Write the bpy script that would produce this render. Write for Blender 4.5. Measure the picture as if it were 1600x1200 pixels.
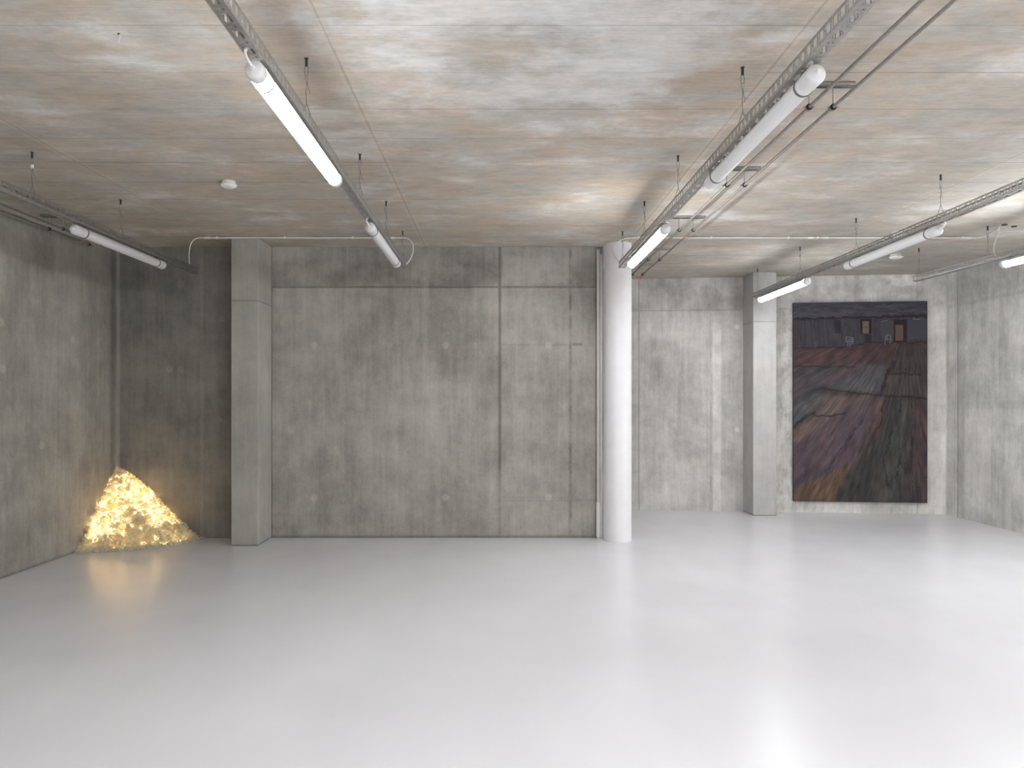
import bpy, math, random
import numpy as np
from mathutils import Vector, Matrix
random.seed(7); rng = np.random.default_rng(7)
for o in list(bpy.data.objects): bpy.data.objects.remove(o)
S = bpy.context.scene
COL = S.collection
# ------------------------------------------------------------------ camera, world, exposure
EYE = 1.5
cd = bpy.data.cameras.new('camera'); cam = bpy.data.objects.new('camera', cd); COL.objects.link(cam)
cam.location = (0, 0, EYE); cam.rotation_euler = (math.pi/2, 0, 0)
cd.sensor_width = 36; cd.lens = 26.28; cd.shift_x = 22/1600; cd.shift_y = 28/1600
cd.clip_start = .05; cd.clip_end = 60
S.camera = cam
w = bpy.data.worlds.new('world'); S.world = w; w.use_nodes = True
w.node_tree.nodes['Background'].inputs[0].default_value = (.5, .5, .5, 1)
w.node_tree.nodes['Background'].inputs[1].default_value = 0.0
S.view_settings.view_transform = 'Standard'; S.view_settings.look = 'None'
S.view_settings.gamma = 1; S.view_settings.use_curve_mapping = False
S.view_settings.exposure = 0.0
TUBE_EMIT = 17.0
FRONT = (48.0, 76.0, 42.0, 115.0)              # the four lit tubes in view, left to right
REAR_FILL = [(-.953, (-2.33, -4.96), 165.0), (1.262, (.30, -2.33, -4.96), 105.0),
        (3.335, (.30, -2.33, -4.96), 78.0), (None, (2.9, .27, -2.36), 76.0)]   # unseen fill tubes added on the same rows behind and beside the camera
BULB_EMIT = 27.0

CEIL = 3.21; XL = -4.21; XR = 5.98; YB = 8.25; YN = -7.5
def farY(x): return 10.4 - .102*(x - 1.87)

# ------------------------------------------------------------------ node helper
class NT:
    def __init__(s, name):
        s.m = bpy.data.materials.new(name); s.m.use_nodes = True
        s.t = s.m.node_tree; s.n = s.t.nodes; s.l = s.t.links
        s.b = s.n['Principled BSDF']
        tc = s.n.new('ShaderNodeTexCoord'); s.co = tc.outputs['Object']
        sp = s.n.new('ShaderNodeSeparateXYZ'); s.l.new(s.co, sp.inputs[0])
        s.x, s.y, s.z = sp.outputs
    def put(s, inp, v):
        if isinstance(v, (int, float)): inp.default_value = v
        elif isinstance(v, (tuple, list)):
            inp.default_value = tuple(v) if len(v) != 3 or len(inp.default_value) == 3 else (*v, 1)
        else: s.l.new(v, inp)
    def M(s, op, a, b=0, c=0):
        n = s.n.new('ShaderNodeMath'); n.operation = op
        s.put(n.inputs[0], a); s.put(n.inputs[1], b); s.put(n.inputs[2], c); return n.outputs[0]
    def mul(s, a, b): return s.M('MULTIPLY', a, b)
    def add(s, a, b): return s.M('ADD', a, b)
    def sub(s, a, b): return s.M('SUBTRACT', a, b)
    def sstep(s, v, a, b, c=0., d=1.):
        n = s.n.new('ShaderNodeMapRange'); n.interpolation_type = 'SMOOTHSTEP'
        for i, q in enumerate((v, a, b, c, d)): s.put(n.inputs[i], q)
        return n.outputs[0]
    def vec(s, x, y, z):
        n = s.n.new('ShaderNodeCombineXYZ')
        for i, q in enumerate((x, y, z)): s.put(n.inputs[i], q)
        return n.outputs[0]
    def noise(s, scale, sx=1, sy=1, sz=1, detail=4, rough=.55, seed=0., dist=0.):
        v = s.vec(s.add(s.mul(s.x, sx), seed), s.add(s.mul(s.y, sy), seed*1.7), s.add(s.mul(s.z, sz), seed*.6))
        n = s.n.new('ShaderNodeTexNoise'); s.put(n.inputs['Vector'], v)
        n.inputs['Scale'].default_value = scale; n.inputs['Detail'].default_value = detail
        n.inputs['Roughness'].default_value = rough; n.inputs['Distortion'].default_value = dist
        return n.outputs['Fac']
    def line(s, c, pos, wdt, soft=None):
        "1 on the line c = pos, 0 away"
        d = s.M('ABSOLUTE', s.sub(c, pos)); return s.sstep(d, wdt*.4, soft or wdt*1.4, 1., 0.)
    def band(s, c, a, b, e=.02):
        return s.mul(s.sstep(c, a-e, a+e), s.sstep(c, b-e, b+e, 1., 0.))
    def spot(s, a, a0, b, b0, r):
        dx = s.sub(a, a0); dy = s.sub(b, b0)
        d = s.M('SQRT', s.add(s.mul(dx, dx), s.mul(dy, dy))); return s.sstep(d, r*.5, r, 1., 0.)
    def mix(s, f, a, b):
        n = s.n.new('ShaderNodeMix'); n.data_type = 'RGBA'
        s.put(n.inputs[0], f); s.put(n.inputs[6], a); s.put(n.inputs[7], b); return n.outputs[2]
    def scale(s, col, f):
        n = s.n.new('ShaderNodeVectorMath'); n.operation = 'SCALE'
        s.put(n.inputs[0], col); s.put(n.inputs[3], f); return n.outputs[0]
    def bump(s, h, dist=.01, strength=.4):
        n = s.n.new('ShaderNodeBump'); n.inputs['Strength'].default_value = strength
        n.inputs['Distance'].default_value = dist; s.l.new(h, n.inputs['Height'])
        s.l.new(n.outputs[0], s.b.inputs['Normal'])
    def done(s, col=None, rough=.7, spec=.3, metal=0):
        if col is not None: s.put(s.b.inputs['Base Color'], col)
        s.put(s.b.inputs['Roughness'], rough); s.b.inputs['Specular IOR Level'].default_value = spec
        s.b.inputs['Metallic'].default_value = metal
        return s.m

def simple(name, col, rough=.5, metal=0, spec=.5, var=.06, scale=30):
    t = NT(name); n = t.noise(scale)
    f = t.sstep(n, .3, .7, 1-var, 1+var)
    return t.done(t.scale(col, f), rough, spec, metal)

def concrete(name, base, seed, feats=None, warm=.15, contrast=1.0, rough=.75, top=None):
    "board-cast concrete: vertical streaks, cloudy blotches, pores; feats(t) -> (dark, light)"
    t = NT(name)
    big = t.noise(.9, detail=5, rough=.6, seed=seed, dist=.4)
    mid = t.noise(3.2, detail=6, rough=.65, seed=seed+3)
    st = t.noise(9, 1, 1, .07, detail=5, rough=.6, seed=seed+5)
    st2 = t.noise(2.2, 1, 1, .18, detail=3, seed=seed+6)
    hz = t.noise(3, .12, .12, 2.2, detail=3, seed=seed+8)
    fine = t.noise(70, 1, 1, .6, detail=3, seed=seed)
    f = t.sstep(big, .3, .7, -.17*contrast, .17*contrast)
    for nn, a in ((mid, .12), (st, .075), (st2, .05), (hz, .03), (fine, .05), (t.noise(11, 1, 1, .6, detail=6, rough=.7, seed=seed+20), .075), (t.noise(34, 1, 1, .05, detail=3, seed=seed+21), .05)):
        f = t.add(f, t.sstep(nn, .28, .72, -a*contrast, a*contrast))
    f = t.add(f, 1.0)
    hh = mid
    if feats:
        dark, light = feats(t)
        if dark is not None:
            f = t.mul(f, t.sub(1., dark)); hh = t.sub(mid, t.mul(dark, 1.6))
        if light is not None: f = t.add(f, light)
    pores = t.sstep(t.noise(28, detail=1, seed=seed+9), .79, .83, 0., .35)
    f = t.mul(f, t.sub(1., pores))
    wn = t.sstep(t.noise(1.6, detail=3, seed=seed+12), .45, .75, 0., warm)
    col = t.mix(wn, base, (base[0]*1.12, base[1]*.97, base[2]*.78))
    if top: col = t.mix(top(t), col, (base[0]*.62, base[1]*.6, base[2]*.56))
    t.bump(t.add(hh, t.mul(fine, .25)), .006, .35)
    return t.done(t.scale(col, f), rough, .3)

def smax(t, *a):
    r = a[0]
    for q in a[1:]: r = t.M('MAXIMUM', r, q)
    return r

# ---- wall features (positions in metres on the wall itself)
def feats_back(t):
    wob = t.sstep(t.noise(6, detail=3, seed=2.2), .3, .7, .15, 1.)
    cen = t.sstep(t.x, -2.5, -2.48)                      # right of the pillar
    upper = t.mul(t.band(t.z, 2.775, 4, .012), cen)      # poured above the joint: patchy and darker
    boxl = t.mul(t.band(t.x, .05, .78, .02), t.band(t.z, 2.80, 3.1, .04))
    lines = smax(t,
        t.mul(t.mul(t.line(t.z, 2.768, .012), .38), cen),
        t.mul(t.mul(t.line(t.x, .02, .018), .42), t.sstep(t.z, .5, .8, .35, 1.)),
        t.mul(t.mul(t.line(t.x, .80, .017), .42), wob),
        t.mul(t.mul(t.line(t.x, -3.34, .03, .07), .2), wob),
        t.mul(t.mul(t.line(t.z, .445, .006), .16), t.band(t.x, .02, .8)),
        t.mul(t.mul(t.line(t.z, .415, .02), .10), t.band(t.x, .0, 1.1)),
        t.mul(t.mul(t.line(t.z, 2.13, .012), .12), t.band(t.x, .02, .8)),
        t.mul(t.mul(t.line(t.z, 2.135, .017), .34), t.band(t.x, .82, .93, .006)),
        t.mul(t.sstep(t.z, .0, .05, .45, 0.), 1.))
    up = t.mul(upper, t.sstep(t.noise(2.2, 1, 1, 1.6, seed=31, detail=5), .35, .65, .03, .30))
    up = t.mul(up, t.sstep(t.z, 2.98, 3.12, 1., .15))
    alc = t.mul(t.sub(1., cen), .34)                     # darker tone over the whole recess
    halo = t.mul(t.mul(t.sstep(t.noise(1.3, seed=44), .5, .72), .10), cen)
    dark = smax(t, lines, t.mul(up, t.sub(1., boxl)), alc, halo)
    sp = None
    for X in (-2.03, -.577, .558):
        for Z in (2.125, .445):
            q = t.spot(t.x, X, t.z, Z, .05); sp = q if sp is None else smax(t, sp, q)
    for X, Z, r in ((-1.19, 2.12, .04), (-.25, 2.12, .04), (-2.28, 1.2, .06), (-2.2, 2.42, .06), (-3.63, 1.86, .05), (-3.5, 1.86, .05), (-3.5, 2.8, .06), (-3.05, 2.42, .04), (-3.06, 1.3, .03)):
        sp = smax(t, sp, t.mul(t.spot(t.x, X, t.z, Z, r), .55))
    run = t.mul(t.mul(t.line(t.x, -.80, .012, .05), t.band(t.z, 2.6, 3.1, .1)), .22)
    light = smax(t, t.mul(sp, .26), t.mul(boxl, .13), run, t.mul(t.line(t.x, -3.27, .01, .03), .1), t.mul(t.band(t.x, -4.3, -4.172, .006), .30))
    return dark, light
def feats_far(t):
    wob = t.sstep(t.noise(6, detail=3, seed=5.2), .3, .7, .2, 1.)
    dark = smax(t,
        t.mul(t.mul(t.line(t.z, 2.765, .01), .28), t.sstep(t.x, 3.9, 4.0, 1., .2)),
        t.mul(t.mul(t.line(t.x, 1.96, .012), .3), 1.),
        t.mul(t.mul(t.line(t.x, 2.93, .012), .3), t.mul(wob, t.sstep(t.z, 2.7, 2.76, 1., 0.))),
        t.mul(t.mul(t.line(t.x, 5.62, .008), .3), t.sstep(t.z, 2.8, 2.9)),
        t.mul(t.mul(t.line(t.x, 5.62, .008), .3), t.sstep(t.z, .12, .16, 1., 0.)),
        t.mul(t.band(t.z, 2.77, 4, .02), t.sstep(t.noise(3, seed=8, detail=5), .4, .6, .0, .26)),
        t.mul(t.sstep(t.x, 3.3, 3.9, 1., 0.), .08),
        t.mul(t.band(t.x, 3.7, 4.4, .2), t.sstep(t.noise(16, 1, 1, .5, seed=18, detail=5), .5, .62, 0., .18)))
    light = smax(t, t.mul(t.mul(t.band(t.x, 2.96, 3.07, .012), .30), t.mul(t.sstep(t.z, 2.72, 2.3), t.sstep(wob, .2, .8, .6, 1.))),
        t.mul(t.band(t.x, 5.1, 5.7, .25), t.mul(t.band(t.z, 2.9, 3.3, .05), t.sstep(t.noise(4, seed=3, detail=2), .45, .5, 0., .25))),
        t.mul(t.spot(t.x, 3.28, t.z, 2.53, .045), .25), t.mul(t.spot(t.x, 3.28, t.z, 1.12, .045), .25),
        t.mul(t.sstep(t.x, 5.6, 5.8), .12))
    return dark, light
def feats_left(t):
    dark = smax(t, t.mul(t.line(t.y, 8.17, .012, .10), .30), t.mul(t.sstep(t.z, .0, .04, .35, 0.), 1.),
        t.mul(t.mul(t.line(t.y, 5.9, .02), .15), 1.),
        t.mul(t.sstep(t.noise(1.1, 1, 1, .25, seed=14), .48, .7), .16))
    sp = None
    for Y, Z in ((6.33, 2.18), (6.36, 1.78), (6.9, 1.1), (7.4, 2.12)):
        q = t.spot(t.y, Y, t.z, Z, .05); sp = q if sp is None else smax(t, sp, q)
    return dark, t.mul(sp, .28)
def feats_right(t):
    dark = smax(t, t.mul(t.line(t.y, 9.72, .012), .42), t.mul(t.line(t.y, 9.93, .03), .10), t.mul(t.band(t.y, 9.58, 9.72, .03), .16),
        t.mul(t.line(t.z, 2.76, .03), .12), t.mul(t.mul(t.line(t.z, 1.46, .05), .10), t.sstep(t.y, 9.6, 9.7, 1., 0.)),
        t.mul(t.sstep(t.z, 2.78, 2.85), .10))
    return dark, t.mul(t.spot(t.y, 9.54, t.z, 2.19, .04), .22)
def feats_pillar(t):
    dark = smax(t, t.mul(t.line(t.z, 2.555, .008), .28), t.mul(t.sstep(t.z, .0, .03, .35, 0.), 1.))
    return dark, t.mul(t.sstep(t.z, 2.55, 2.56), -.06)

MAT = {}
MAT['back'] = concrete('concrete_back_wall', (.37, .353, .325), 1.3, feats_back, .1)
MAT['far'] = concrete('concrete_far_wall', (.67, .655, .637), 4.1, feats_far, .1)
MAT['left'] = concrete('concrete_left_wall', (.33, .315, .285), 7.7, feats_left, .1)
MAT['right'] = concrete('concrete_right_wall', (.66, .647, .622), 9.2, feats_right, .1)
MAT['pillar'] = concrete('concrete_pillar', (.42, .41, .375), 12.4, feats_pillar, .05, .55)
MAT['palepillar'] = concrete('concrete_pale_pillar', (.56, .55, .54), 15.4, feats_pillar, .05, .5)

def ceiling_mat():
    t = NT('concrete_ceiling')
    # form-board print: grain runs along x, boards .49 m wide, sheets 2.2 m long
    by = t.mul(t.y, 1/.485); bi = t.M('FLOOR', by); bf = t.M('FRACT', by)
    sx = t.mul(t.add(t.x, 3.0), 1/2.2); si = t.M('FLOOR', sx); sf = t.M('FRACT', sx)
    wn = t.n.new('ShaderNodeTexWhiteNoise'); wn.noise_dimensions = '2D'
    t.put(wn.inputs['Vector'], t.vec(bi, si, 0)); cell = wn.outputs['Value']
    edge = t.M('ABSOLUTE', t.sub(bf, .5)); l1 = t.mul(t.sstep(edge, .486, .496), t.sstep(cell, .1, .9, .12, .55))
    d2 = t.M('ABSOLUTE', t.sub(sf, .5)); l2 = t.mul(t.sstep(d2, .4965, .499), .20)
    seam = t.mul(t.band(d2, .487, .4955, .002), .9)
    grain = t.noise(9, .35, 7, 1, detail=7, rough=.8, seed=2)
    gfine = t.noise(26, .22, 5, 1, detail=4, rough=.7, seed=6)
    mott = t.noise(7, .7, 1.2, 1, detail=7, rough=.75, seed=13)
    blot = t.noise(1.3, .8, 1.25, 1, detail=7, rough=.68, seed=5, dist=.15)
    rust = t.noise(1.9, .75, 1.5, 1, detail=8, rough=.75, seed=21, dist=.15)
    f = t.add(t.sstep(grain, .3, .7, .94, 1.06), t.sstep(mott, .3, .7, -.11, .11))
    f = t.add(f, t.sstep(gfine, .3, .7, -.08, .08))
    f = t.add(f, t.sstep(blot, .35, .68, -.12, .10))
    f = t.add(f, t.sstep(cell, 0, 1, -.03, .03))
    dark = smax(t, l1, l2)
    f = t.mul(f, t.sub(1., dark))
    grey = (.485, .465, .425); tan = (.53, .435, .34); pale = (.66, .655, .645)
    mid = t.mul(t.sstep(t.x, -4.5, -1.2, .45, 1.), t.sstep(t.x, 1.8, 3.6, 1., .45))
    c = t.mix(t.mul(t.sstep(rust, .40, .62, .05, .95), mid), grey, tan)
    laid = t.spot(t.mul(t.x, 1.), .15, t.mul(t.y, .8), 2.5, 1.5)      # paler patch in the middle bay
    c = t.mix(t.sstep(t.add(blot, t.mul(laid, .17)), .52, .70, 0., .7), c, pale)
    c = t.mix(t.mul(t.mul(t.sstep(mott, .52, .70, 0., .5), t.sstep(rust, .45, .6)), mid), c, (.42, .28, .18))
    c = t.mix(t.mul(seam, .45), c, (.62, .52, .40))
    t.bump(t.sub(grain, t.mul(dark, 2.)), .005, .25)
    return t.done(t.scale(c, f), .75, .3)
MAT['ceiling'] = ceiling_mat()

def floor_mat():
    t = NT('grey_epoxy_floor')
    n = t.noise(.8, detail=3, seed=3); n2 = t.noise(2.5, 1, .5, 1, detail=4, seed=8)
    f = t.add(t.sstep(n, .3, .7, .975, 1.025), t.sstep(n2, .3, .7, -.012, .012))
    r = t.add(t.sstep(n2, .3, .7, .245, .262), 0.)
    t.bump(t.noise(5, detail=2, seed=1), .004, .12)
    return t.done(t.scale((.76, .765, .80), f), r, .38)
MAT['floor'] = floor_mat()
MAT['white'] = simple('white_paint', (.83, .82, .85), .5, 0, .4, .02, 6)
MAT['offwhite'] = simple('white_pipe_paint', (.68, .655, .62), .5, 0, .4, .05, 10)
MAT['diffuser'] = simple('opal_plastic', (.80, .79, .80), .28, 0, .5, .01, 5)
MAT['cap'] = simple('white_plastic_cap', (.74, .74, .74), .32, 0, .5, .02, 20)
MAT['plastic'] = simple('white_plastic', (.80, .79, .76), .4, 0, .5, .02, 20)
MAT['steel'] = simple('galvanised_steel', (.40, .39, .375), .42, .75, .5, .12, 45)
MAT['wire'] = simple('steel_wire', (.22, .21, .20), .4, .7, .5, .1, 60)
MAT['dark'] = simple('dark_metal', (.06, .06, .06), .5, .4, .5, .1, 60)
MAT['grip'] = simple('grip_metal', (.42, .42, .40), .4, .6, .5, .1, 60)
MAT['pipe'] = simple('steel_pipe', (.36, .335, .305), .45, .75, .5, .1, 25)
MAT['rubber'] = simple('black_rubber', (.02, .02, .02), .7, 0, .3, .1, 60)
MAT['copper'] = simple('copper_fitting', (.75, .30, .17), .4, .6, .5, .1, 40)
MAT['linen'] = simple('canvas_edge', (.05, .045, .05), .8, 0, .2, .1, 60)
def emis(name, col, s):
    t = NT(name); t.b.inputs['Emission Color'].default_value = (*col, 1)
    t.b.inputs['Emission Strength'].default_value = s
    return t.done((.8, .8, .8), .3, .5)
MAT['lit'] = emis('lit_tube', (1, .985, .965), TUBE_EMIT)
MAT['bulb'] = emis('warm_bulb', (1, .73, .42), BULB_EMIT)

# ------------------------------------------------------------------ mesh helper
class MB:
    def __init__(s): s.v = []; s.f = []
    def add(s, vs, fs):
        k = len(s.v); s.v += [tuple(q) for q in vs]; s.f += [tuple(i+k for i in f) for f in fs]
    def box(s, x0, x1, y0, y1, z0, z1):
        s.add([(x, y, z) for z in (z0, z1) for y in (y0, y1) for x in (x0, x1)],
              [(0,2,3,1),(4,5,7,6),(0,1,5,4),(2,6,7,3),(0,4,6,2),(1,3,7,5)])
    def tube(s, pts, r, seg=8, caps=True):
        pts = [Vector(p) for p in pts]; rs = r if isinstance(r, (list, tuple)) else [r]*len(pts)
        k = len(s.v); up = None
        for i, p in enumerate(pts):
            d = (pts[min(i+1, len(pts)-1)] - pts[max(i-1, 0)])
            d.normalize()
            if up is None:
                up = Vector((0, 0, 1)) if abs(d.z) < .9 else Vector((1, 0, 0))
            a = d.cross(up).normalized(); b = a.cross(d).normalized(); up = b
            for j in range(seg):
                t = 2*math.pi*j/seg; q = p + (a*math.cos(t) + b*math.sin(t))*rs[i]; s.v.append(tuple(q))
        for i in range(len(pts)-1):
            for j in range(seg):
                a0 = k+i*seg+j; a1 = k+i*seg+(j+1) % seg
                s.f.append((a0, a1, a1+seg, a0+seg))
        if caps:
            s.f.append(tuple(k+j for j in reversed(range(seg)))); e = k+(len(pts)-1)*seg
            s.f.append(tuple(e+j for j in range(seg)))
    def lathe(s, c, prof, seg=32, axis='z'):
        "prof: (radius, offset) from end to end"
        k = len(s.v)
        for r, h in prof:
            for j in range(seg):
                t = 2*math.pi*j/seg; a, b = r*math.cos(t), r*math.sin(t)
                s.v.append((c[0]+a, c[1]+b, c[2]+h) if axis == 'z' else (c[0]+b, c[1]+h, c[2]+a))
        for i in range(len(prof)-1):
            for j in range(seg):
                a0 = k+i*seg+j; a1 = k+i*seg+(j+1) % seg; s.f.append((a0, a1, a1+seg, a0+seg))
        s.f.append(tuple(k+j for j in reversed(range(seg)))); e = k+(len(prof)-1)*seg
        s.f.append(tuple(e+j for j in range(seg)))
    def build(s, name, mat, parent=None, smooth=False, loc=None, bevel=0):
        me = bpy.data.meshes.new(name); me.from_pydata(s.v, [], s.f); me.update()
        o = bpy.data.objects.new(name, me); COL.objects.link(o); me.materials.append(mat)
        if smooth: me.shade_smooth()
        if parent: o.parent = parent
        if loc: o.location = loc
        if smooth:
            try:
                me.set_sharp_from_angle(angle=math.radians(40))
            except Exception: pass
        if bevel:
            b = o.modifiers.new('bevel', 'BEVEL'); b.width = bevel; b.segments = 2
        return o
def tag(o, label=None, cat=None, group=None, kind=None):
    for k, v in (('label', label), ('category', cat), ('group', group), ('kind', kind)):
        if v: o[k] = v
    return o
def empty(name, loc=(0, 0, 0), rz=0):
    o = bpy.data.objects.new(name, None); COL.objects.link(o); o.location = loc; o.rotation_euler[2] = rz
    o.empty_display_size = .1; return o
def copy_tree(o, parent=None):
    c = o.copy(); COL.objects.link(c)
    if parent: c.parent = parent
    for ch in list(o.children): copy_tree(ch, c)
    return c

# ------------------------------------------------------------------ room shell
def struct(name, m, mat): return tag(m.build(name, mat), kind='structure')
m = MB(); m.box(XL-.3, XR+.3, YN-.3, 11.2, -.2, 0); struct('floor', m, MAT['floor'])
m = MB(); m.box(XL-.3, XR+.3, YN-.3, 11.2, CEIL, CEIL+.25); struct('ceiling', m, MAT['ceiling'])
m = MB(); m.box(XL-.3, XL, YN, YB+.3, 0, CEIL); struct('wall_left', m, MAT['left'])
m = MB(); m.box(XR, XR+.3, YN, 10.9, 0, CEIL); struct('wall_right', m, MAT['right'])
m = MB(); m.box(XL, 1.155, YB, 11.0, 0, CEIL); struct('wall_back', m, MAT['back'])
m = MB(); x0, x1 = 1.155, XR
m.add([(x0, farY(x0), 0), (x1, farY(x1), 0), (x1, 11.0, 0), (x0, 11.0, 0), (x0, farY(x0), CEIL), (x1, farY(x1), CEIL), (x1, 11.0, CEIL), (x0, 11.0, CEIL)],
      [(0,1,5,4), (1,2,6,5), (2,3,7,6), (3,0,4,7), (4,5,6,7), (3,2,1,0)])
struct('wall_far', m, MAT['far'])
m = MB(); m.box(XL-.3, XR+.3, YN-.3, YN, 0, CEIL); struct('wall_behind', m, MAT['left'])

# pillars and column
m = MB(); m.box(-2.78, -2.50, 7.79, YB, 0, CEIL)
tag(m.build('concrete_pillar', MAT['pillar'], bevel=.006), 'grey square concrete pillar standing beside the glowing pile recess', 'pillar')
m = MB(); m.box(3.36, 3.665, 9.84, farY(3.665)+.04, 0, CEIL)
tag(m.build('concrete_pillar', MAT['palepillar'], bevel=.006), 'pale square concrete pillar on the far wall left of the painting', 'pillar')
m = MB(); m.lathe((1.298, 8.11, 0), [(.153, 0), (.153, .018), (.150, .022), (.150, CEIL)], 64)
tag(m.build('round_column', MAT['white'], smooth=True), 'smooth white round column from floor to ceiling', 'column')
# white pipe beside the column
r = empty('vertical_pipe', (1.10, 8.20, 0))
m = MB(); m.tube([(0, 0, .0), (0, 0, 3.12)], .017, 12); m.tube([(0, 0, 3.12), (.0, .0, 3.15), (.0, .03, 3.17)], .017, 12)
m.build('pipe', MAT['offwhite'], r, True)
m = MB(); m.box(.020, .045, -.005, .03, 0.0, 3.12); m.build('side_strip', MAT['offwhite'], r)
m = MB(); m.tube([(0, 0, .02), (0, 0, .40)], .023, 12); m.build('lower_sleeve', MAT['white'], r, True)
tag(r, 'thin off-white vertical pipe between concrete wall and round column', 'pipe')

# ------------------------------------------------------------------ cable trays
def tray(y0, y1, label, group='hanging perforated steel cable trays', loc=(0, 0, 0), rz=0):
    "U channel .062 wide, .06 high, punched; runs along y, bottom at z=0"
    m = MB(); hw = .031; t = .0018; H = .06
    L = y1 - y0
    # bottom: two margins, then plates between slots
    m.box(-hw, -.014, y0, y1, 0, t); m.box(.014, hw, y0, y1, 0, t)
    p = .12; n = int(L/p)
    for i in range(n+1):
        a = y0 + i*p
        m.box(-.014, .014, a, min(a+.022, y1), 0, t)
        if a+.08 < y1:
            m.box(-.004, .004, a+.022, a+.036, 0, t)           # twin small holes
            m.box(-.014, .014, a+.036, min(a+.058, y1), 0, t)
            m.box(.006, .014, a+.058, a+.07, 0, t)
    for s in (-1, 1):
        xa, xb = (s*hw - t, s*hw) if s > 0 else (s*hw, s*hw + t)
        m.box(xa, xb, y0, y1, t, .014); m.box(xa, xb, y0, y1, H-.012, H)
        q = .058; k = int(L/q)
        for i in range(k+1):
            a = y0 + i*q
            m.box(xa, xb, a, min(a+.009, y1), .014, H-.012)
            if a+.045 < y1:
                m.box(xa, xb, a+.040, a+.047, .014, H-.012)
                m.box(xa, xb, a+.047, a+.058, .030, .035)
        # rolled lip
        lx = s*hw
        m.box(min(lx, lx-s*.008), max(lx, lx-s*.008), y0, y1, H-.002, H)
    o = m.build('cable_tray', MAT['steel'], loc=loc); o.rotation_euler[2] = rz
    return tag(o, label, 'cable tray', group)
TZ = 2.85
tray(YN+.2, 7.52, 'perforated steel cable tray holding the bright near tube, left of centre', loc=(-.953, 0, TZ))
tray(YN+.2, 7.55, 'perforated steel cable tray ending at the white round column', loc=(1.25, 0, TZ))
tray(YN+.2, 7.90, 'perforated steel cable tray along the left wall above the glowing pile', loc=(-3.19, 0, TZ))
tray(YN+.2, 9.75, 'long perforated steel cable tray ending at the pale pillar by the painting', loc=(3.335, 0, TZ))
DX, DY, DA = 4.68, 8.38, math.atan2(.10, 1.6)
tray(-15.5, 0, 'perforated steel cable tray at the right edge, hanging beyond the painting corner', loc=(DX, DY, TZ), rz=DA)

# ------------------------------------------------------------------ tube lights
def make_tube(lit, L=1.5):
    "origin at near end, axis +y, centre line z=0"
    r = empty('tube_light')
    R = .0375
    m = MB(); m.lathe((0, 0, 0), [(R, .10 if not lit else .055), (R, L-.10 if not lit else L-.055)], 28, 'y')
    m.build('diffuser', MAT['lit'] if lit else MAT['diffuser'], r, True)
    c = .10 if not lit else .055
    m = MB(); k = 13; c0 = .10 if not lit else .055
    for i in range(k):
        t = math.radians(18 + 144*i/(k-1)); 
        for y in (c0, L-c0): m.v.append((.0385*math.cos(t), y, .0385*math.sin(t)))
    for i in range(k-1): m.f.append((2*i, 2*i+2, 2*i+3, 2*i+1))
    m.build('housing', MAT['cap'], r, True)
    for s in (0, 1):
        pr = [(.012, -.004), (.022, 0.), (.033, .005), (.0385, .014), (.0392, .02), (.0392, c-.012), (.0382, c-.008), (.0382, c)]
        if s: pr = [(a, L-b) for a, b in reversed(pr)]
        m = MB(); m.lathe((0, 0, 0), pr, 28, 'y'); m.build('end_cap', MAT['cap'], r, True)
        m = MB(); yy = .14 if not s else L-.14
        prr = [(.0385, -.006), (.0405, -.006), (.0405, .006), (.0385, .006)]
        m.lathe((0, yy, 0), prr, 28, 'y'); m.box(-.012, .012, yy-.008, yy+.008, .037, .0498)
        m.build('mounting_clip', MAT['wire'], r, True)
    m = MB(); m.lathe((0, 0, 0), [(.008, -.018), (.009, -.016), (.009, -.003)], 16, 'y'); m.build('cable_gland', MAT['plastic'], r, True)
    return r
def cable_part(r, side=-1, name='supply_cable'):
    m = MB(); P = []
    for i in range(13):
        t = i/12
        P.append((side*.012*math.sin(t*math.pi), -.018-.035*math.sin(t*math.pi)*1.1, t*.075))
    m.tube(P, .0055, 8); m.build(name, MAT['plastic'], r, True)
U = TZ - .05
off0 = make_tube(False); lit0 = make_tube(True)
used = set()
def place(proto, x, y, label, rz=0, cable=0):
    o = proto if id(proto) not in used else copy_tree(proto)
    first = id(proto) not in used; used.add(id(proto))
    o.location = (x, y, U); o.rotation_euler[2] = rz
    tag(o, label, 'tube light', 'tube lights under the cable trays')
    return o
a = []
a.append(place(lit0, -.953, 2.91, 'large bright lit tube light nearest the camera, left of centre'))
a.append(place(lit0, 1.262, 5.60, 'lit tube light hanging in front of the white round column top'))
a.append(place(lit0, 3.335, 8.03, 'lit tube light in front of the pale pillar, left of the painting'))
lx = DX - math.sin(DA)*(-2.82); ly = DY - math.cos(DA)*2.82
a.append(place(lit0, lx, ly, 'lit tube light cut off by the right edge of the picture', DA))
b = []
b.append(place(off0, -.953, 5.55, 'unlit white tube light before the central wall, behind the bright near tube'))
b.append(place(off0, 1.262, 2.95, 'large unlit white tube light beside two steel pipes, upper right'))
b.append(place(off0, -3.19, 5.62, 'unlit white tube light above the glowing pile on the left'))
b.append(place(off0, 3.335, 5.65, 'unlit white tube light above the painting'))
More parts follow.
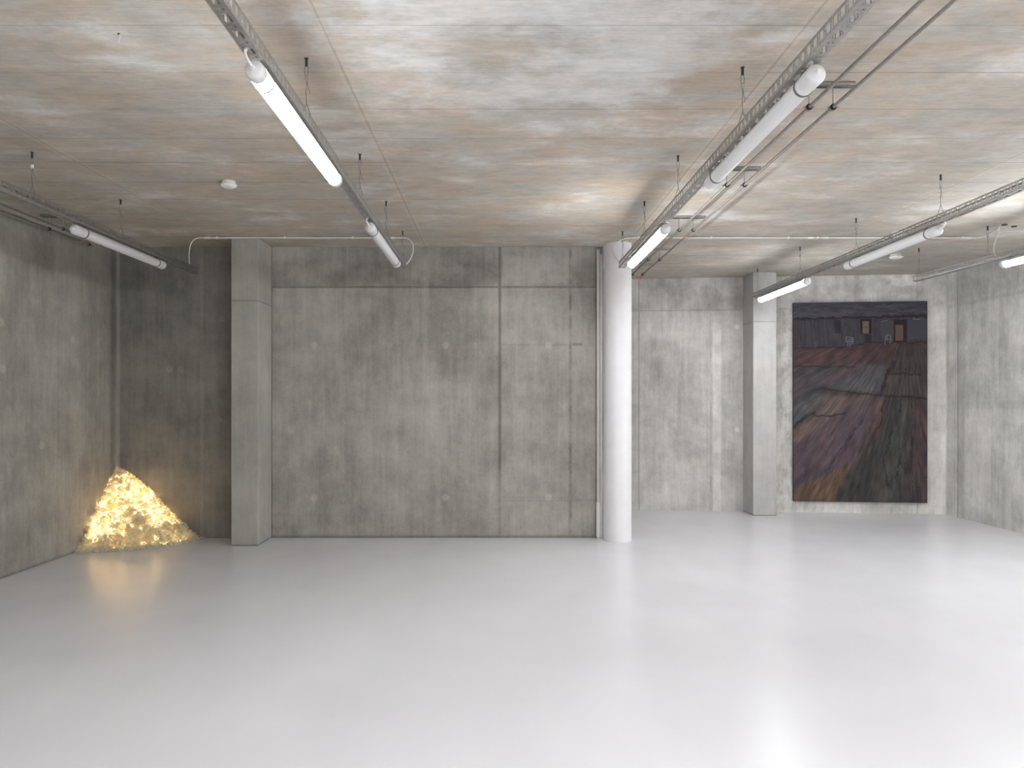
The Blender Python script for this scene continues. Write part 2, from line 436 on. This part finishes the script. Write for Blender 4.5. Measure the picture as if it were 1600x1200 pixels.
# added fill lamps along the same rows, unseen behind or beside the viewpoint
LM = {}
def power(o, e):
    for ch in o.children:
        if ch.name.startswith('diffuser'):
            if e not in LM:
                LM[e] = ch.data.copy(); LM[e].materials[0] = emis('lit_tube', (.97, .985, 1), e)
            ch.data = LM[e]
def rowx(y): return DX - math.sin(DA)*(y-DY)
for x, ys, e in REAR_FILL:
    for y in ys:
        place_x = x if x else rowx(y)
        o = place(lit0, place_x, y, 'added fill tube light on the same rows, unseen outside the view', 0 if x else DA)
        power(o, e)
for o, e in zip(a, FRONT): power(o, e)
for o in (a[0], b[0]): cable_part(o)
cable_part(b[3], 1)

# ------------------------------------------------------------------ wire hangers
def make_hanger(swap=0):
    r = empty('wire_hanger')
    top = 0
    m = MB(); m.lathe((0, 0, 0), [(.011, -.003), (.011, 0)], 12); m.box(-.006, .006, -.004, .004, -.040, -.002)
    m.build('ceiling_anchor', MAT['dark'], r)
    m = MB(); P = []
    for i in range(13):
        t = 2*math.pi*i/12; P.append((.009*math.sin(t), 0, -.062+.028*math.cos(t)))
    m.tube(P, .0016, 5, False)
    m.build('wire_loop', MAT['wire'], r)
    m = MB(); m.box(-.0085, .0085, -.006, .006, -.110, -.086); m.build('wire_grip', MAT['grip'], r, bevel=.002)
    m = MB(); w = .0018
    m.tube([(0, 0, -.088), (.002, 0, -.13), (-.003, 0, -.17), (.001, 0, -.225), (-.012, 0, -.265), (-.029, 0, -.312)], w, 5)
    m.tube([(.001, 0, -.225), (.014, 0, -.262), (.029, 0, -.312)], w, 5)
    m.tube([(.002, 0, -.11), (.008, .004, -.14), (.016, .01, -.175)], .0012, 5)
    m.build('wire', MAT['wire'], r)
    return r
h0 = make_hanger(); hl = [
 (-.953, 3.72, 'wire hanger beside the bright near tube light'),
 (-.953, 5.16, 'wire hanger between the bright tube and the unlit tube left of centre'),
 (-.953, 6.37, 'wire hanger above the unlit tube before the central wall'),
 (-.953, 7.48, 'wire hanger at the end of the tray before the central wall'),
 (1.25, 3.82, 'wire hanger beside the large unlit tube near the steel pipes'),
 (1.25, 5.19, 'wire hanger between the large unlit tube and the lit tube at the column'),
 (1.25, 6.38, 'wire hanger above the lit tube at the round column'),
 (1.25, 7.50, 'wire hanger at the tray end in front of the round column'),
 (-3.19, 5.12, 'wire hanger at the left edge with pale grip'),
 (-3.19, 6.32, 'wire hanger above the unlit tube over the glowing pile'),
 (3.335, 5.63, 'wire hanger above the near end of the tube over the painting'),
 (3.335, 6.96, 'wire hanger above the far end of the tube over the painting'),
 (3.335, 8.25, 'wire hanger above the lit tube left of the painting'),
 (3.335, 9.60, 'wire hanger at the tray end against the pale pillar'),
 (DX+.006, 8.32, 'wire hanger at the tray end near the corner right of the painting'),
 (DX+.09, 7.28, 'wire hanger on the right edge tray before the conduit end')]
for i, (x, y, lb) in enumerate(hl):
    o = h0 if i == 0 else copy_tree(h0)
    o.location = (x, y, CEIL)
    if 'right edge tray' in lb or 'corner right' in lb: o.rotation_euler[2] = DA
    if 'pale grip' in lb:
        for ch in o.children:
            if ch.name.startswith('wire_grip'):
                ch.data = ch.data.copy(); ch.data.materials[0] = MAT['plastic']; ch['label'] = 'white plastic grip'
    tag(o, lb, 'hanger', 'wire hangers of the cable trays')

# ------------------------------------------------------------------ pipe pairs with brackets
PZ = CEIL - .13
def bracket(x0, x1, y, pxs, label, group):
    r = empty('pipe_bracket', ((x0+x1)/2, y, CEIL)); cx = (x0+x1)/2
    m = MB(); h = .022
    m.box(x0-cx, x1-cx, -.021, -.018, -h, 0); m.box(x0-cx, x1-cx, .018, .021, -h, 0); m.box(x0-cx, x1-cx, -.021, .021, -.003, 0)
    m.box(x0-cx, x1-cx, -.021, -.012, -h, -h+.002); m.box(x0-cx, x1-cx, .012, .021, -h, -h+.002)
    m.build('mounting_rail', MAT['steel'], r)
    for px in pxs:
        q = px - cx
        m = MB(); m.tube([(q, 0, -.02), (q, 0, PZ-CEIL+.014)], .004, 8)
        m.build('threaded_rod', MAT['grip'], r, True)
        m = MB(); m.lathe((q, 0, PZ-CEIL), [(.0115, -.011), (.0165, -.011), (.0165, .011), (.0115, .011)], 20, 'y')
        cl = m.build('pipe_clamp', MAT['rubber'], r, True)
        m = MB(); m.lathe((q, 0, PZ-CEIL), [(.0155, -.004), (.018, -.004), (.018, .004), (.0155, .004)], 20, 'y')
        m.box(q-.029, q-.017, -.004, .004, PZ-CEIL-.003, PZ-CEIL+.003); m.box(q+.017, q+.029, -.004, .004, PZ-CEIL-.003, PZ-CEIL+.003)
        m.build('clamp_band', MAT['steel'], cl, True)
    return tag(r, label, 'bracket', group)
P1, P2 = 1.668, 1.797
for y, lb in ((2.58, 'pipe bracket on the twin steel pipes, above the picture edge'), (4.01, 'nearest pipe bracket beside the large unlit tube'),
              (5.45, 'pipe bracket by the far end of the large unlit tube'), (6.88, 'pipe bracket above right of the lit tube at the column'),
              (8.30, 'pipe bracket right of the round column, second last of the twin pipes'), (9.27, 'farthest pipe bracket of the twin pipes, behind the column')):
    bracket(1.58, 1.91, y, (P1, P2), lb, 'brackets of the twin pipes')
def pipe(pts, label, fit=()):
    r = empty('steel_pipe', pts[0]); b0 = Vector(pts[0])
    m = MB(); m.tube([Vector(p)-b0 for p in pts], .0095, 14); m.build('pipe_run', MAT['pipe'], r, True)
    for p, L in fit:
        m = MB(); q = Vector(p)-b0; m.tube([q, q+Vector(L)], .0125, 12); m.build('copper_fitting', MAT['copper'], r, True)['label'] = 'copper coloured pipe fitting'
    return tag(r, label, 'pipe')
pipe([(P1, YN, PZ), (P1, 9.30, PZ)], 'left one of two thin steel pipes running beside the large unlit tube', [((P1, 8.0, PZ), (0, .05, 0)), ((P1, 9.28, PZ), (0, .05, 0))])
pipe([(P2, YN, PZ), (P2, 9.34, PZ)], 'right one of two thin steel pipes running beside the large unlit tube', [((P2, 7.12, PZ), (0, .06, 0)), ((P2, 9.33, PZ), (0, .03, -.04)), ((P2-.01, 9.35, PZ-.035), (-.055, 0, 0))])
for y, lb in ((5.4, 'pipe bracket on the left wall pipes, beyond the left edge'), (6.83, 'pipe bracket on the left wall pipes near the left edge'), (7.50, 'pipe bracket at the end of the left wall pipes')):
    bracket(-4.17, -3.84, y, (-4.10, -3.97), lb, 'brackets of the left wall pipes')
pipe([(-4.10, YN, PZ), (-4.10, 7.56, PZ)], 'dark thin steel pipe nearest the left wall under the ceiling', [((-4.10, 7.33, PZ), (0, .05, 0))])
pipe([(-3.97, YN, PZ), (-3.97, 7.60, PZ)], 'dark thin steel pipe along the left wall, the one farther from it', [((-3.97, 7.40, PZ), (0, .05, -.01))])

# ------------------------------------------------------------------ ceiling conduits
CY = 7.72; CZ = CEIL-.014
def conduit(x0, x1, clips, label, cuffs, drops):
    r = empty('ceiling_conduit', (x0, CY, CZ))
    m = MB(); m.tube([(0, 0, 0), (x1-x0, 0, 0)], .0095, 12); m.build('conduit_tube', MAT['offwhite'], r, True)
    for c in clips:
        m = MB(); m.box(c-x0-.009, c-x0+.009, -.014, .014, -.010, .0135); m.build('conduit_clip', MAT['plastic'], r, bevel=.003)
    for c in cuffs:
        m = MB(); m.tube([(c-x0-.03, 0, 0), (c-x0+.03, 0, 0)], .013, 12); m.build('conduit_sleeve', MAT['plastic'], r, True)
    for pts in drops:
        m = MB(); m.tube([Vector(p)-Vector((x0, CY, CZ)) for p in pts], .006, 8); m.build('drop_cable', MAT['plastic'], r, True)
    return tag(r, label, 'conduit')
def arc(p0, p1, p2, p3, n=12):
    p0, p1, p2, p3 = map(Vector, (p0, p1, p2, p3)); return [p0*(1-t)**3+3*p1*t*(1-t)**2+3*p2*t*t*(1-t)+p3*t**3 for t in (i/n for i in range(n+1))]
conduit(-3.07, -.96, (-2.9, -2.2, -1.5), 'thin white ceiling conduit running from left recess to the centre tray', (-3.0, -1.1),
    (arc((-3.07, CY, CZ), (-3.18, CY, CZ), (-3.2, CY, 3.1), (-3.185, CY, 2.90)),
     arc((-.96, CY, CZ), (-.85, CY, CZ-.02), (-.84, CY-.05, 3.02), (-.93, CY-.12, 2.90))))
conduit(1.34, 4.97, (1.45, 2.2, 3.0, 3.3, 4.4, 4.8), 'thin white ceiling conduit running from the round column to the right', (3.23, 3.38, 4.85),
    (arc((1.34, CY, CZ), (1.22, CY, CZ-.02), (1.12, CY-.02, 3.05), (1.22, CY-.2, 2.91)),
     arc((4.97, CY, CZ), (5.0, CY-.1, CZ), (4.95, CY-.35, CZ), (4.86, 7.25, CZ)),
     arc((4.86, 7.25, CZ), (4.86, 7.25, 3.1), (4.74, 7.2, 3.0), (4.76, 7.15, 2.9))))

# ------------------------------------------------------------------ detectors, hook
def detector(x, y, label, R=.062):
    r = empty('smoke_detector', (x, y, CEIL))
    m = MB(); m.lathe((0, 0, 0), [(R*.86, -.022), (R*.86, 0)], 32); m.build('base', MAT['plastic'], r, True)
    m = MB(); m.lathe((0, 0, 0), [(R*.3, -.050), (R*.62, -.048), (R*.9, -.040), (R, -.030), (R*.98, -.022), (R*.86, -.020)], 32); m.build('sensor_head', MAT['plastic'], r, True)
    return tag(r, label, 'smoke detector', 'smoke detectors on the ceiling')
detector(-2.09, 5.80, 'white round smoke detector on the ceiling left of the bright tube')
detector(4.02, 7.52, 'white round smoke detector peeking above the tray over the painting')
detector(4.62, 8.67, 'white round smoke detector on the ceiling under the tube over the painting', .075)
r = empty('ceiling_hook', (-1.76, 3.47, CEIL))
m = MB(); m.tube(arc((.003, 0, 0), (.008, 0, -.012), (.006, 0, -.02), (0, 0, -.035)), .0016, 6); m.tube(arc((-.002, 0, -.03), (-.008, 0, -.036), (.006, 0, -.045), (.002, 0, -.03)), .0016, 6)
m.build('hook_wire', MAT['plastic'], r); m = MB(); m.lathe((0, 0, 0), [(.006, -.004), (.006, 0)], 10); m.build('plug', MAT['dark'], r)
tag(r, 'tiny pale wire hook hanging from the ceiling, upper left', 'hook')
for x, y, lb in ((4.88, 7.20, 'dark ceiling plug next to the conduit end'), (5.02, 7.27, 'dark ceiling plug near the right edge')):
    m = MB(); m.lathe((x, y, CEIL), [(.014, -.012), (.022, -.010), (.026, 0)], 16); tag(m.build('ceiling_plug', MAT['dark']), lb, 'plug', 'dark ceiling plugs')

# ------------------------------------------------------------------ painting
def lin(c):
    c = np.asarray(c, float)/255; return np.where(c <= .04045, c/12.92, ((c+.055)/1.055)**2.4)
def vnoise(u, v, seed):
    "smooth value noise on arrays"
    g = np.random.default_rng(seed).random((256, 256)); iu = np.floor(u).astype(int); iv = np.floor(v).astype(int)
    fu = u-iu; fv = v-iv; fu = fu*fu*(3-2*fu); fv = fv*fv*(3-2*fv)
    A = g[iu % 256, iv % 256]; B = g[(iu+1) % 256, iv % 256]; Cc = g[iu % 256, (iv+1) % 256]; D = g[(iu+1) % 256, (iv+1) % 256]
    return (A*(1-fu)+B*fu)*(1-fv)+(Cc*(1-fu)+D*fu)*fv
def inpoly(X, Y, P):
    r = np.zeros(X.shape, bool); n = len(P)
    for i in range(n):
        x0, y0 = P[i]; x1, y1 = P[(i+1) % n]
        if y0 == y1: continue
        c = ((Y < y0) != (Y < y1)) & (X < (x1-x0)*(Y-y0)/(y1-y0)+x0); r ^= c
    return r
def segd(X, Y, p, q):
    dx, dy = q[0]-p[0], q[1]-p[1]; t = np.clip(((X-p[0])*dx+(Y-p[1])*dy)/(dx*dx+dy*dy+1e-9), 0, 1)
    return np.hypot(X-p[0]-t*dx, Y-p[1]-t*dy)
def paint(NX, NY):
    # working units: 0..734 across, 0..1093 down
    X, Y = np.meshgrid(np.linspace(0, 734, NX), np.linspace(0, 1093, NY))
    C = np.zeros(X.shape+(3,)); wx = X+(vnoise(X/16, Y/16, 1)-.5)*16; wy = Y+(vnoise(X/20, Y/14, 2)-.5)*12
    vx, vy = 640., 130.
    ang = np.arctan2(X-vx, Y-vy+60); rad = np.hypot(X-vx, Y-vy+60)
    streak = .55*vnoise(ang*55+9, rad/70, 3)+.45*vnoise(ang*120+9, rad/45, 4)
    hst = .6*vnoise(X/60, Y/6, 5)+.4*vnoise(X/20, Y/4, 6)
    vst = .6*vnoise(X/7, Y/60, 7)+.4*vnoise(X/16, Y/25, 8)
    C[:] = (70, 58, 60)
    def poly(P, c, soft=True):
        k = inpoly(wx if soft else X, wy if soft else Y, P); C[k] = c; return k
    # floor planks
    poly([(-20, 262), (760, 215), (760, 500), (-20, 380)], (76, 58, 60))
    poly([(-20, 300), (380, 262), (370, 350), (-20, 352)], (86, 62, 62))
    poly([(-20, 352), (350, 352), (130, 480), (-20, 560)], (74, 68, 72))
    poly([(160, 440), (330, 350), (520, 345), (480, 500), (230, 480)], (86, 84, 88))
    poly([(300, 352), (370, 330), (400, 345), (230, 450), (150, 450)], (92, 74, 80))
    poly([(-20, 570), (100, 505), (210, 490), (190, 560), (110, 620), (-20, 710)], (84, 84, 86))
    poly([(520, 385), (700, 395), (760, 500), (760, 520), (510, 515)], (80, 72, 70))
    poly([(600, 250), (760, 230), (760, 400), (540, 380)], (70, 64, 64))
    poly([(110, 620), (190, 520), (330, 510), (480, 510), (470, 560), (300, 650), (200, 720), (-20, 800), (-20, 730)], (112, 92, 86))
    poly([(-20, 790), (200, 650), (300, 560), (480, 505), (500, 540), (440, 720), (330, 900), (190, 960), (90, 1000), (-20, 1060)], (90, 74, 82))
    poly([(430, 640), (510, 530), (490, 700), (400, 800), (330, 900)], (82, 66, 70))
    poly([(500, 530), (470, 680), (330, 830), (280, 960), (200, 1110), (-20, 1110), (-20, 1060), (60, 1000), (220, 930), (300, 890), (380, 760), (440, 690), (470, 540)], (110, 84, 68))
    poly([(520, 515), (760, 530), (760, 1110), (200, 1110), (300, 960), (380, 850), (490, 700)], (64, 62, 62))
    poly([(590, 540), (640, 540), (600, 900), (520, 1110), (430, 1110), (540, 780)], (76, 76, 72))
    poly([(640, 530), (760, 530), (760, 1110), (640, 1110), (660, 800)], (80, 64, 68))
    fl = Y > 215+(734-X)*.06
    for a_, n_ in ((0, 5), (1, 5), (0, 4), (1, 4)):
        C = sum(np.roll(C, q, a_) for q in range(-n_, n_+1))/(2*n_+1)
    mu = C.mean(-1, keepdims=True); C = mu+(C-mu)*.8
    C += (np.array((8, 2, -2))*(vnoise(ang*30, rad/90, 14)-.5)[..., None]) + (np.array((14, 10, 8))*(vnoise(X/40, Y/40, 15)-.5)[..., None])
    C *= np.where(fl, .72+.54*streak, 1)[..., None]
    # dark seams
    def stroke(P, wd, c, a=.8, warp=True):
        a *= .85; sx, sy = (wx, wy) if warp else (X, Y)
        for p, q in zip(P[:-1], P[1:]):
            k = np.clip(1.3-segd(sx, sy, p, q)/wd, 0, 1)[..., None]*a; C[:] = C*(1-k)+np.array(c)*k
    for P, wd in (([(0, 352), (130, 352), (350, 358)], 4), ([(160, 470), (330, 495), (480, 512)], 5), ([(0, 690), (50, 640), (115, 605)], 11), ([(480, 505), (520, 380), (560, 330)], 9),
                  ([(500, 512), (600, 515), (734, 530)], 6), ([(530, 392), (700, 396)], 6), ([(500, 540), (480, 660), (420, 790)], 5), ([(120, 620), (210, 625), (290, 605)], 5),
                  ([(590, 530), (590, 600)], 5), ([(590, 830), (575, 930), (560, 980)], 6), ([(540, 700), (500, 860), (520, 1000)], 4), ([(180, 930), (280, 780), (380, 650)], 3), ([(650, 560), (655, 1090)], 3)):
        stroke(P, wd, (38, 34, 40), .75)
    for k in range(60):
        x0 = rng.uniform(10, 720); y0 = rng.uniform(330, 980); L = rng.uniform(40, 160)
        dx, dy = x0-vx, y0-vy+60; n = math.hypot(dx, dy)
        stroke([(x0, y0), (x0+dx/n*L, y0+dy/n*L)], rng.uniform(1.5, 3), (44, 40, 42) if k % 3 else (112, 104, 104), .5)
    # wall, ceiling of the painted hall
    k = ~fl & (Y > 80)
    C[k] = np.array((66, 64, 71))*(.80+.38*vst[k])[:, None]
    k = inpoly(wx, wy, [(-9, -9), (760, -9), (760, 62), (300, 84), (-9, 84)])
    C[k] = np.array((74, 74, 84))*(.72+.55*hst[k])[:, None]
    stroke([(0, 88), (360, 86), (480, 84), (734, 80)], 6, (36, 32, 38), .9)
    stroke([(0, 250), (250, 245), (420, 225), (734, 222)], 4, (38, 34, 38), .8)
    def rect(x0, y0, x1, y1, c, a=1):
        k = (X > x0) & (X < x1) & (Y > y0) & (Y < y1); C[k] = C[k]*(1-a)+np.array(c)*a
    rect(0, 92, 34, 245, (66, 60, 58), .8); rect(230, 100, 262, 170, (42, 40, 46), .7)
    rect(370, 95, 432, 175, (38, 34, 38)); rect(382, 105, 416, 172, (112, 100, 84)); stroke([(382, 142), (416, 142)], 2, (50, 44, 44))
    rect(550, 98, 622, 222, (44, 36, 40)); rect(562, 128, 602, 214, (104, 84, 74)); rect(626, 96, 734, 205, (74, 74, 84), .8); rect(480, 104, 550, 190, (76, 76, 84), .6)
    rect(395, 180, 430, 222, (44, 38, 42), .8)
    stroke([(492, 107), (516, 107)], 2.2, (150, 150, 156)); stroke([(660, 96), (700, 96)], 2.2, (156, 156, 160))
    ch = (150, 152, 160)
    for P in ([(292, 192), (292, 216), (300, 216), (330, 214), (330, 196), (292, 190)], [(302, 218), (300, 242)], [(312, 218), (312, 244)], [(328, 214), (326, 232)], [(300, 206), (328, 204)],
              [(506, 216), (508, 188), (520, 180), (534, 186), (538, 212)], [(504, 222), (504, 232)], [(512, 206), (534, 204)], [(530, 212), (532, 230)], [(516, 190), (518, 204)]):
        stroke(P, 2.0, ch, .95, False)
    C *= (.93+.14*vnoise(X/3, Y/3, 11))[..., None]
    return np.clip(C, 0, 255)
PGAIN = .98
pa = -math.atan(.102); pcx = 4.863; pcy = farY(pcx)-.05
root = empty('painting', (pcx, pcy, .154), pa)
PW, PH, PT = 1.725, 2.69, .04
NX, NY = 300, 460
colr = paint(NX, NY)
gx, gz = np.meshgrid(np.linspace(-PW/2, PW/2, NX), np.linspace(PH, 0, NY))
vs = np.stack([gx.ravel(), np.full(NX*NY, -.0005), gz.ravel()], 1)
ii = np.arange(NX*NY).reshape(NY, NX)
fs = np.stack([ii[:-1, :-1].ravel(), ii[1:, :-1].ravel(), ii[1:, 1:].ravel(), ii[:-1, 1:].ravel()], 1)
me = bpy.data.meshes.new('painted_canvas'); me.from_pydata(vs.tolist(), [], fs.tolist()); me.update()
at = me.color_attributes.new('paint', 'FLOAT_COLOR', 'POINT')
rgba = np.ones((NX*NY, 4), np.float32); rgba[:, :3] = (lin(colr)*PGAIN).reshape(-1, 3)
at.data.foreach_set('color', rgba.ravel())
t = NT('oil_paint'); an = t.n.new('ShaderNodeAttribute'); an.attribute_name = 'paint'
t.bump(t.noise(60, 1, 1, .5, detail=4), .002, .3); me.materials.append(t.done(an.outputs['Color'], .6, .25))
o = bpy.data.objects.new('painted_canvas', me); COL.objects.link(o); o.parent = root
m = MB(); m.box(-PW/2, PW/2, 0, PT, 0, PH); m.build('stretcher', MAT['linen'], root)
tag(root, 'large dark unframed painting of a plank floored hall on the far wall', 'painting')

# ------------------------------------------------------------------ glowing pile in the corner
PX, PY = XL, YB; PR = .90; PHt = .775
def pile_r(th):   # th 0 along +x (back wall), pi/2 along -y (left wall)
    return PR*(1.03 - .02*math.sin(2*th) - .14*math.sin(th)**4 + .02*math.sin(5*th))
def surf(u, th):  # u 0 top .. 1 foot
    R = pile_r(th)*(.03+.97*u); h = PHt*(1-u**1.02)
    h += .035*math.sin(math.pi*u)*math.sin(2*th) + .055*math.sin(math.pi*min(1, u*1.6))*math.cos(th)**4
    return Vector((PX+.012+R*math.cos(th), PY-.012-R*math.sin(th), max(h, .0)))
root = empty('glowing_pile', (PX+.3, PY-.3, 0)); RB = Vector(root.location)
m = MB(); NU, NTH = 26, 26
g = [[surf(i/NU, math.pi/2*j/NTH) for j in range(NTH+1)] for i in range(NU+1)]
core_shrink = .86
vv = []
for i in range(NU+1):
    for j in range(NTH+1):
        p = g[i][j].copy(); p.x = PX+.01+(p.x-PX)*core_shrink; p.y = PY-.01+(p.y-PY)*core_shrink; p.z *= core_shrink; vv.append(p-RB)
ff = [(i*(NTH+1)+j, i*(NTH+1)+j+1, (i+1)*(NTH+1)+j+1, (i+1)*(NTH+1)+j) for i in range(NU) for j in range(NTH)]
m.add(vv, ff)
m.build('core_mound', simple('cream_core', (.95, .92, .84), .7, 0, .3, .15, 12), root)
# chips
V = []; F = []
def chip(p, s, n):
    k = len(V)
    R = Matrix.Rotation(random.uniform(0, 6.28), 3, n) @ n.to_track_quat('Z', 'Y').to_matrix()
    tl = Matrix.Rotation(random.gauss(0, .75), 3, 'X') @ Matrix.Rotation(random.gauss(0, .75), 3, 'Y')
    a = s*random.uniform(.7, 1.25); b = s*random.uniform(.45, .9); c = s*.16
    pts = [(-a, -b*.3, 0), (-a*.2, -b, c*.6), (a*.8, -b*.5, 0), (a, b*.4, c*.5), (.1*a, b, -c*.3), (-a*.75, b*.6, 0), (0, 0, c*1.6), (0, 0, -c)]
    for q in pts: V.append(tuple(p + R @ (tl @ Vector(q)) - RB))
    for i in range(6):
        F.append((k+i, k+(i+1) % 6, k+6)); F.append((k+(i+1) % 6, k+i, k+7))
def clampp(p, s):
    p.x = max(p.x, XL+s); p.y = min(p.y, YB-s); p.z = max(p.z, s*.6); return p
for i in range(11000):
    u = math.sqrt(random.random()); th = random.uniform(0, math.pi/2)
    p = surf(u, th); n = Vector((math.cos(th)*.62, -math.sin(th)*.62, .78)).normalized()
    d = random.uniform(-.075, .006) + random.gauss(0, .004); s = random.uniform(.011, .024)
    chip(clampp(p+n*d*min(1, .2+u*2), s), s, n)
for i in range(700):
    th = random.uniform(0, math.pi/2); s = random.uniform(.007, .016); p = surf(1.0, th); k = random.gauss(0, .016)
    p += Vector((math.cos(th)*k, -math.sin(th)*k, s*.7)); chip(clampp(p, s), s, Vector((0, 0, 1)))
me = bpy.data.meshes.new('chips'); me.from_pydata(V, [], F); me.update()
t = NT('translucent_chips')
n = t.noise(9, detail=3); col = t.mix(t.sstep(n, .35, .7), (.93, .92, .85), (.94, .90, .78))
tr = t.n.new('ShaderNodeBsdfTranslucent'); t.put(tr.inputs[0], t.mix(t.sstep(n, .35, .7), (.985, .96, .89), (.98, .93, .78)))
mx = t.n.new('ShaderNodeMixShader'); mx.inputs[0].default_value = .72
t.l.new(t.b.outputs[0], mx.inputs[1]); t.l.new(tr.outputs[0], mx.inputs[2]); t.l.new(mx.outputs[0], t.n['Material Output'].inputs[0])
me.materials.append(t.done(col, .35, .4))
o = bpy.data.objects.new('chips', me); COL.objects.link(o); o.parent = root; o['kind'] = 'stuff'
# warm bulbs buried just under the chips, clustered in strands
m = MB()
def bulb(u, th, d):
    p = surf(u, th); n = Vector((math.cos(th)*.62, -math.sin(th)*.62, .78)).normalized(); p = clampp(p-n*d, .012) - RB
    k = len(m.v); R = .0085
    for a in range(1, 4):
        for b in range(6):
            t1 = math.pi*a/4; t2 = b*math.pi/3; m.v.append((p.x+R*math.sin(t1)*math.cos(t2), p.y+R*math.sin(t1)*math.sin(t2), p.z+R*math.cos(t1)))
    m.v += [(p.x, p.y, p.z+R), (p.x, p.y, p.z-R)]
    for b in range(6):
        c = (b+1) % 6
        m.f += [(k+18, k+b, k+c), (k+b, k+6+b, k+6+c, k+c), (k+6+b, k+12+b, k+12+c, k+6+c), (k+12+b, k+19, k+12+c)]
cnt = 0
while cnt < 460:
    u = random.uniform(.10, .86); th = random.uniform(.04, 1.53)
    dens = .32
    if u > .84 - .09*math.cos(th)**2 + .02*math.sin(9*th): continue
    if th > 1.0: dens = .9                       # crowded along the left wall
    if th < .5 and .45 < u < .8: dens = .9       # and towards the right foot
    if u < .45: dens = .75
    if .5 < th < .95 and .45 < u < .72: dens = .28
    if random.random() < dens*math.sqrt(u/.84): bulb(u, th, random.uniform(.022, .055)); cnt += 1
for k in range(120): bulb(random.uniform(.80, .99), random.uniform(.05, 1.5), random.uniform(.055, .085))  # extra deep bulbs added to brighten the foot of the pile
o = m.build('buried_bulbs', MAT['bulb'], root); o['kind'] = 'stuff'; o['label'] = 'warm yellow glowing bulbs'
tag(root, 'glowing yellow cone-shaped pile of translucent chips in the left corner', 'light sculpture')
